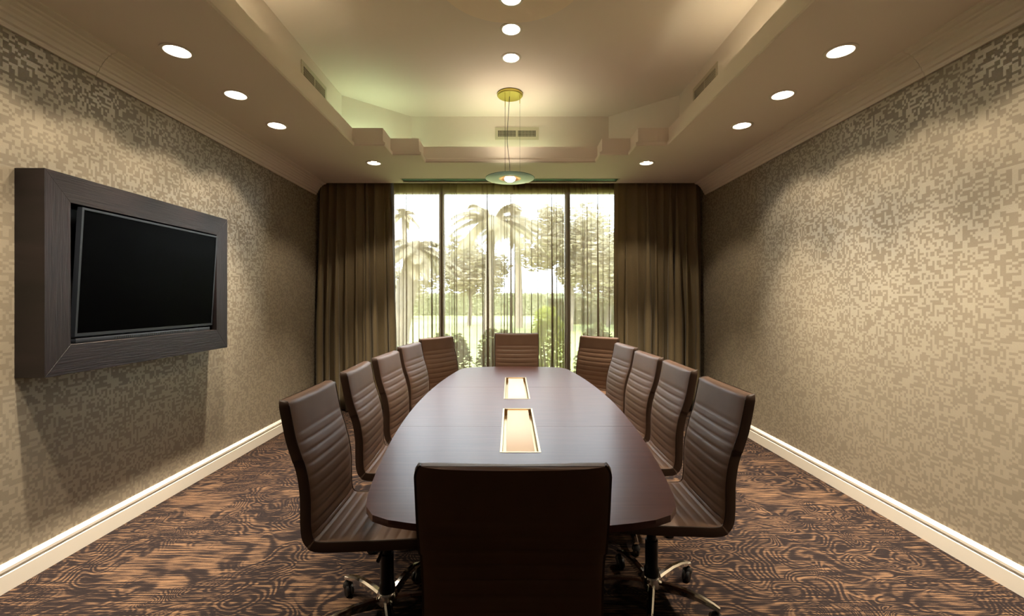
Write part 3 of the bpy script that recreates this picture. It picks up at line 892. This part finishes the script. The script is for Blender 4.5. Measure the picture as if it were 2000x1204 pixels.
ln = cloth('edge_light_strip', -1.525, -1.485, 5.72, .02, 3.01, 'edge_light_strip', 2, .05, 8, lambda u, v: .05 * v, .002)  # light on the drape's folded edge, put in as a pale cloth strip
ln.parent = o; ln['label'] = 'pale blue grey strip for light on the drape edge'
o = cloth('drape', 1.325, 2.43, 5.76, .012, 3.02, 'drape', 10, .125, 11, None, .003)
tag(o, 'heavy golden brown drape hanging beside the bare wall', 'curtain')
def sheer_cloth(x0_, x1_, yc, z0_, z1_, folds, seed, wide):
    """flat gauze with narrow pinched tucks (three or five layers) between soft bays"""
    rnd = random.Random(seed)
    ws = [rnd.uniform(.35, 1.9) for _ in range(folds)]; tot = sum(ws); L = x1_ - x0_
    e = [0]
    for w_ in ws: e.append(e[-1] + w_ / tot)
    tk = [rnd.choice([.004, .006, .008, .011]) for _ in ws]; five = [rnd.random() < .5 for _ in ws]
    for k in wide: tk[k] = rnd.uniform(.022, .032); five[k] = True
    sway = [rnd.uniform(-.016, .016) for _ in ws]; bul = [rnd.uniform(.008, .024) for _ in ws]; start = [rnd.uniform(0, .25) for _ in ws]
    rows = 18; vs = []; cols = 0
    for r in range(rows + 1):
        v_ = r / rows; z = z1_ + (z0_ - z1_) * v_; line = []
        for i in range(folds):
            xa = x0_ + L * e[i] + sway[i] * math.sin(1.5 * v_ + i) * v_; i2 = (i + 1) % folds
            xb = x0_ + L * e[i + 1] + (sway[i2] * math.sin(1.5 * v_ + i2) * v_ if i + 1 < folds else 0)
            t_ = tk[i] * (.35 + .65 * min(1, max(0, v_ - start[i]) * 2.2))
            zig = [(0, 0), (t_, -.002), (t_ * 1.05, -.005), (0, -.008), (-.03 * t_, -.011), (t_, -.014)]
            if five[i]: zig += [(t_ * 1.05, -.017), (.05 * t_, -.020), (0, -.023), (t_, -.026)]
            else: zig += [(t_, -.014)] * 0 + [(t_ * 1.02, -.015), (t_ * 1.04, -.016), (t_ * 1.06, -.017), (t_ * 1.08, -.018)]
            for dx, dy in zig: line.append((xa + dx, yc + dy, z))
            xs_, ys_ = line[-1][0], line[-1][1]
            for q_ in range(1, 7):
                f = q_ / 7
                line.append((xs_ + (xb - xs_) * f, ys_ + (yc - ys_) * f - bul[i] * math.sin(PI * f) * (.4 + .6 * v_), z))
        line.append((x1_, yc, z)); cols = len(line); vs += line
    fs = [(r * cols + c, r * cols + c + 1, (r + 1) * cols + c + 1, (r + 1) * cols + c) for r in range(rows) for c in range(cols - 1)]
    return MB().add(vs, fs).obj('sheer_curtain', 'sheer', smooth=True, angle=180)
o = sheer_cloth(-1.62, .035, 5.86, .012, 3.02, 30, 21, (13, 24))
tag(o, 'brown sheer curtain over the window half on the screen side', 'curtain')
o = sheer_cloth(.0, 1.50, 5.93, .012, 3.02, 27, 34, (0, 8, 21))
tag(o, 'brown sheer curtain over the window half on the bare wall side', 'curtain')
MB_t = MB().box(-2.4, 2.4, 5.74, 5.78, 3.025, 3.05).box(-2.4, 2.4, 5.86, 5.90, 3.025, 3.05).obj('curtain_track', 'white_trim')
tag(MB_t, 'white curtain track hidden in the ceiling pocket', 'track')

# ------------------------------------------------------------------ garden outside
tag(MB().box(-60, 60, YB + .13, 90, -.2, -.02).obj('lawn', 'lawn'), kind='structure')
def leaves(mb, n, fn, s0, s1, rnd):
    for _ in range(n):
        c = Vector(fn(rnd)); s = rnd.uniform(s0, s1)
        R = Matrix.Rotation(rnd.uniform(0, 6.28), 3, 'Z') @ Matrix.Rotation(rnd.uniform(-1.2, 1.2), 3, 'X')
        q = [R @ Vector(p) * s + c for p in ((-.9, 0, 0), (0, -.38, .08), (.9, 0, 0), (0, .38, .08))]
        mb.add(q, [(0, 1, 2, 3)])
def shrub(x, y, rx, ry, h, mat, n, label, seed, name='shrub', s=(.03, .06)):
    rnd = random.Random(seed); r = empty(name, (x, y, -.02)); tag(r, label, name)
    def fn(rd):
        a = rd.uniform(0, 2 * PI); rr = rd.random() ** .35; zz = rd.random() ** .7
        k = math.sqrt(max(.05, 1 - (zz - .35) ** 2 * 1.6)); b = 1 + .18 * math.sin(a * 3 + seed) * math.sin(zz * 5)
        return (rx * rr * k * b * math.cos(a), ry * rr * k * b * math.sin(a), h * zz * (1 + .12 * math.sin(a * 2 + seed)))
    mb = MB(); leaves(mb, n, fn, s[0], s[1], rnd); mb.obj('foliage', mat, r)
    st = MB()
    for k in range(6):
        a = 2 * PI * k / 6; st.tube([(.04 * math.cos(a), .04 * math.sin(a), 0), (rx * .35 * math.cos(a), ry * .35 * math.sin(a), h * .45), (rx * .55 * math.cos(a), ry * .55 * math.sin(a), h * .8)], [.02, .012, .005], 5)
    tag(st.obj('branches', 'bark', r), kind='stuff')
shr = [(-1.0, 7.5, .36, .36, .80, 'leaf_dark', 2600, 'dark low bush outside the window behind the far left chairs'),
       (-.2, 7.3, .36, .36, .86, 'leaf_dark', 3000, 'dark low bush just outside behind the head chair'),
       (.62, 7.4, .37, .36, 1.20, 'leaf_bright', 3200, 'bright yellow green bush outside past the head chair'),
       (1.45, 7.5, .38, .36, .95, 'leaf_dark', 2600, 'dull green bush outside the pane beside the golden drape'),
       (-1.85, 7.8, .36, .36, .62, 'leaf_hedge', 2000, 'small pale bush outside the pane beside the olive drape')]
for i, a in enumerate(shr): shrub(*a, seed=40 + i)
def hedge(x0_, x1_, y_, d_, h, mat, n, label, seed):
    rnd = random.Random(seed); mb = MB()
    def fn(rd):
        s_ = rd.random()
        x = rd.uniform(x0_, x1_)
        if s_ < .55: return (x, y_ - d_ / 2 + rd.gauss(0, .04), rd.uniform(0, h))
        return (x, rd.uniform(y_ - d_ / 2, y_ + d_ / 2), h + rd.gauss(0, .05))
    mb.box(x0_, x1_, y_ - d_ / 2 + .08, y_ + d_ / 2, -.02, h - .06)
    leaves(mb, n, fn, .09, .17, rnd); o = mb.obj('hedge', mat); tag(o, label, 'hedge', kind='stuff')
hedge(-20, 24, 42, 1.6, 1.97, 'leaf_hedge', 14000, 'long clipped hedge across the lawn', 5)
hedge(2.2, 16, 27, 1.2, 1.50, 'leaf_hedge', 8000, 'nearer clipped hedge on the bare wall side of the lawn', 6)
def tree(x, y, cz, rx, rz, n, label, seed, tr=.12):
    rnd = random.Random(seed); r = empty('tree', (x, y, -.02)); tag(r, label, 'tree')
    cl = [(rnd.gauss(0, rx * .45), rnd.gauss(0, rx * .4), cz + rnd.gauss(0, rz * .42), rnd.uniform(.35, .6) * rx) for _ in range(22)]
    def fn(rd):
        c = rd.choice(cl); d = Vector((rd.gauss(0, 1), rd.gauss(0, 1), rd.gauss(0, .8))).normalized() * c[3] * rd.random() ** .4
        return (c[0] + d.x, c[1] + d.y, max(.3, c[2] + d.z))
    mb = MB(); leaves(mb, n, fn, .12, .24, rnd); mb.obj('crown', 'leaf_tree', r)
    t_ = MB(); t_.tube([(0, 0, 0), (.1, 0, cz * .4), (-.05, 0, cz * .8), (.1, 0, cz + rz * .4)], [tr, tr * .8, tr * .6, tr * .2], 8)
    for c in cl[:7]: t_.tube([(0, 0, cz * .55), (c[0] * .5, c[1] * .5, cz * .55 + (c[2] - cz * .55) * .6), c[:3]], [tr * .4, tr * .25, tr * .1], 6)
    t_.obj('trunk', 'bark', r, smooth=True)
tree(-2.3, 25, 2.9, 1.7, 1.2, 6500, 'round grey green tree behind the lawn between two palms', 51)
tree(2.7, 20.5, 3.9, 1.7, 2.0, 9500, 'tall leafy tree seen through the middle of the sheer on the bare wall side', 52, .16)
tree(5.2, 24, 3.0, 2.0, 1.7, 8500, 'bushy tree seen beside the golden drape edge', 53)
tree(-8.4, 34, 2.6, 2.2, 1.0, 5000, 'low tree far back beside the olive drape edge', 54)
def palm(x, y, base_dx, h, fl, n, label, seed, tr=.14, tilt=0):
    rnd = random.Random(seed); r = empty('palm_tree', (x + base_dx, y, -.02)); tag(r, label, 'palm')
    top = Vector((-base_dx, 0, h))
    pts = [(-base_dx * (k / 8) ** 1.4, 0, h * k / 8) for k in range(9)]
    MB().tube(pts, [tr * (1.3 - .35 * k / 8 + (.08 if k % 2 else 0)) for k in range(9)], 12).obj('trunk', 'bark', r, smooth=True)
    for f in range(n):
        a = 2 * PI * f / n + rnd.uniform(-.2, .2); el = rnd.uniform(-.25, 1.15); L = fl * rnd.uniform(.8, 1.1)
        mb = MB(); prev = None; P = []
        for k in range(11):
            t_ = k / 10; rr = L * (t_ * math.cos(el) * .95 + .08); zz = L * (t_ * math.sin(el) - .62 * t_ * t_)
            P.append(top + Vector((rr * math.cos(a), rr * math.sin(a), zz)))
        mb.tube(P, [.022 * (1 - .85 * k / 10) for k in range(11)], 5)
        side = Vector((-math.sin(a), math.cos(a), 0))
        for k in range(3, 56):
            t_ = k / 56; i = min(9, int(t_ * 10)); p = P[i].lerp(P[i + 1], t_ * 10 - i); d = (P[i + 1] - P[i]).normalized()
            ll = fl * .30 * math.sin(PI * (.12 + .85 * t_)) ** .7
            for s_ in (-1, 1):
                tip = p + side * s_ * ll * .75 + d * ll * .55 + Vector((0, 0, -ll * .35))
                mb.add([p - d * .026, p + d * .026, tip], [(0, 1, 2)])
        mb.obj('frond', 'leaf_palm', r)
palm(-.75, 18, -.15, 4.6, 2.1, 24, 'feathery palm standing behind the lawn near the window middle', 61, .16)
palm(.35, 23, .1, 5.2, 2.1, 20, 'second feathery palm just behind the middle one', 62, .15)
palm(-2.5, 12, -.55, 2.75, 1.1, 24, 'short thick leaning palm beside the olive drape', 63, .24)
palm(-7.1, 30, .2, 7.1, 1.1, 22, 'small far palm head high beside the olive drape', 64, .16)
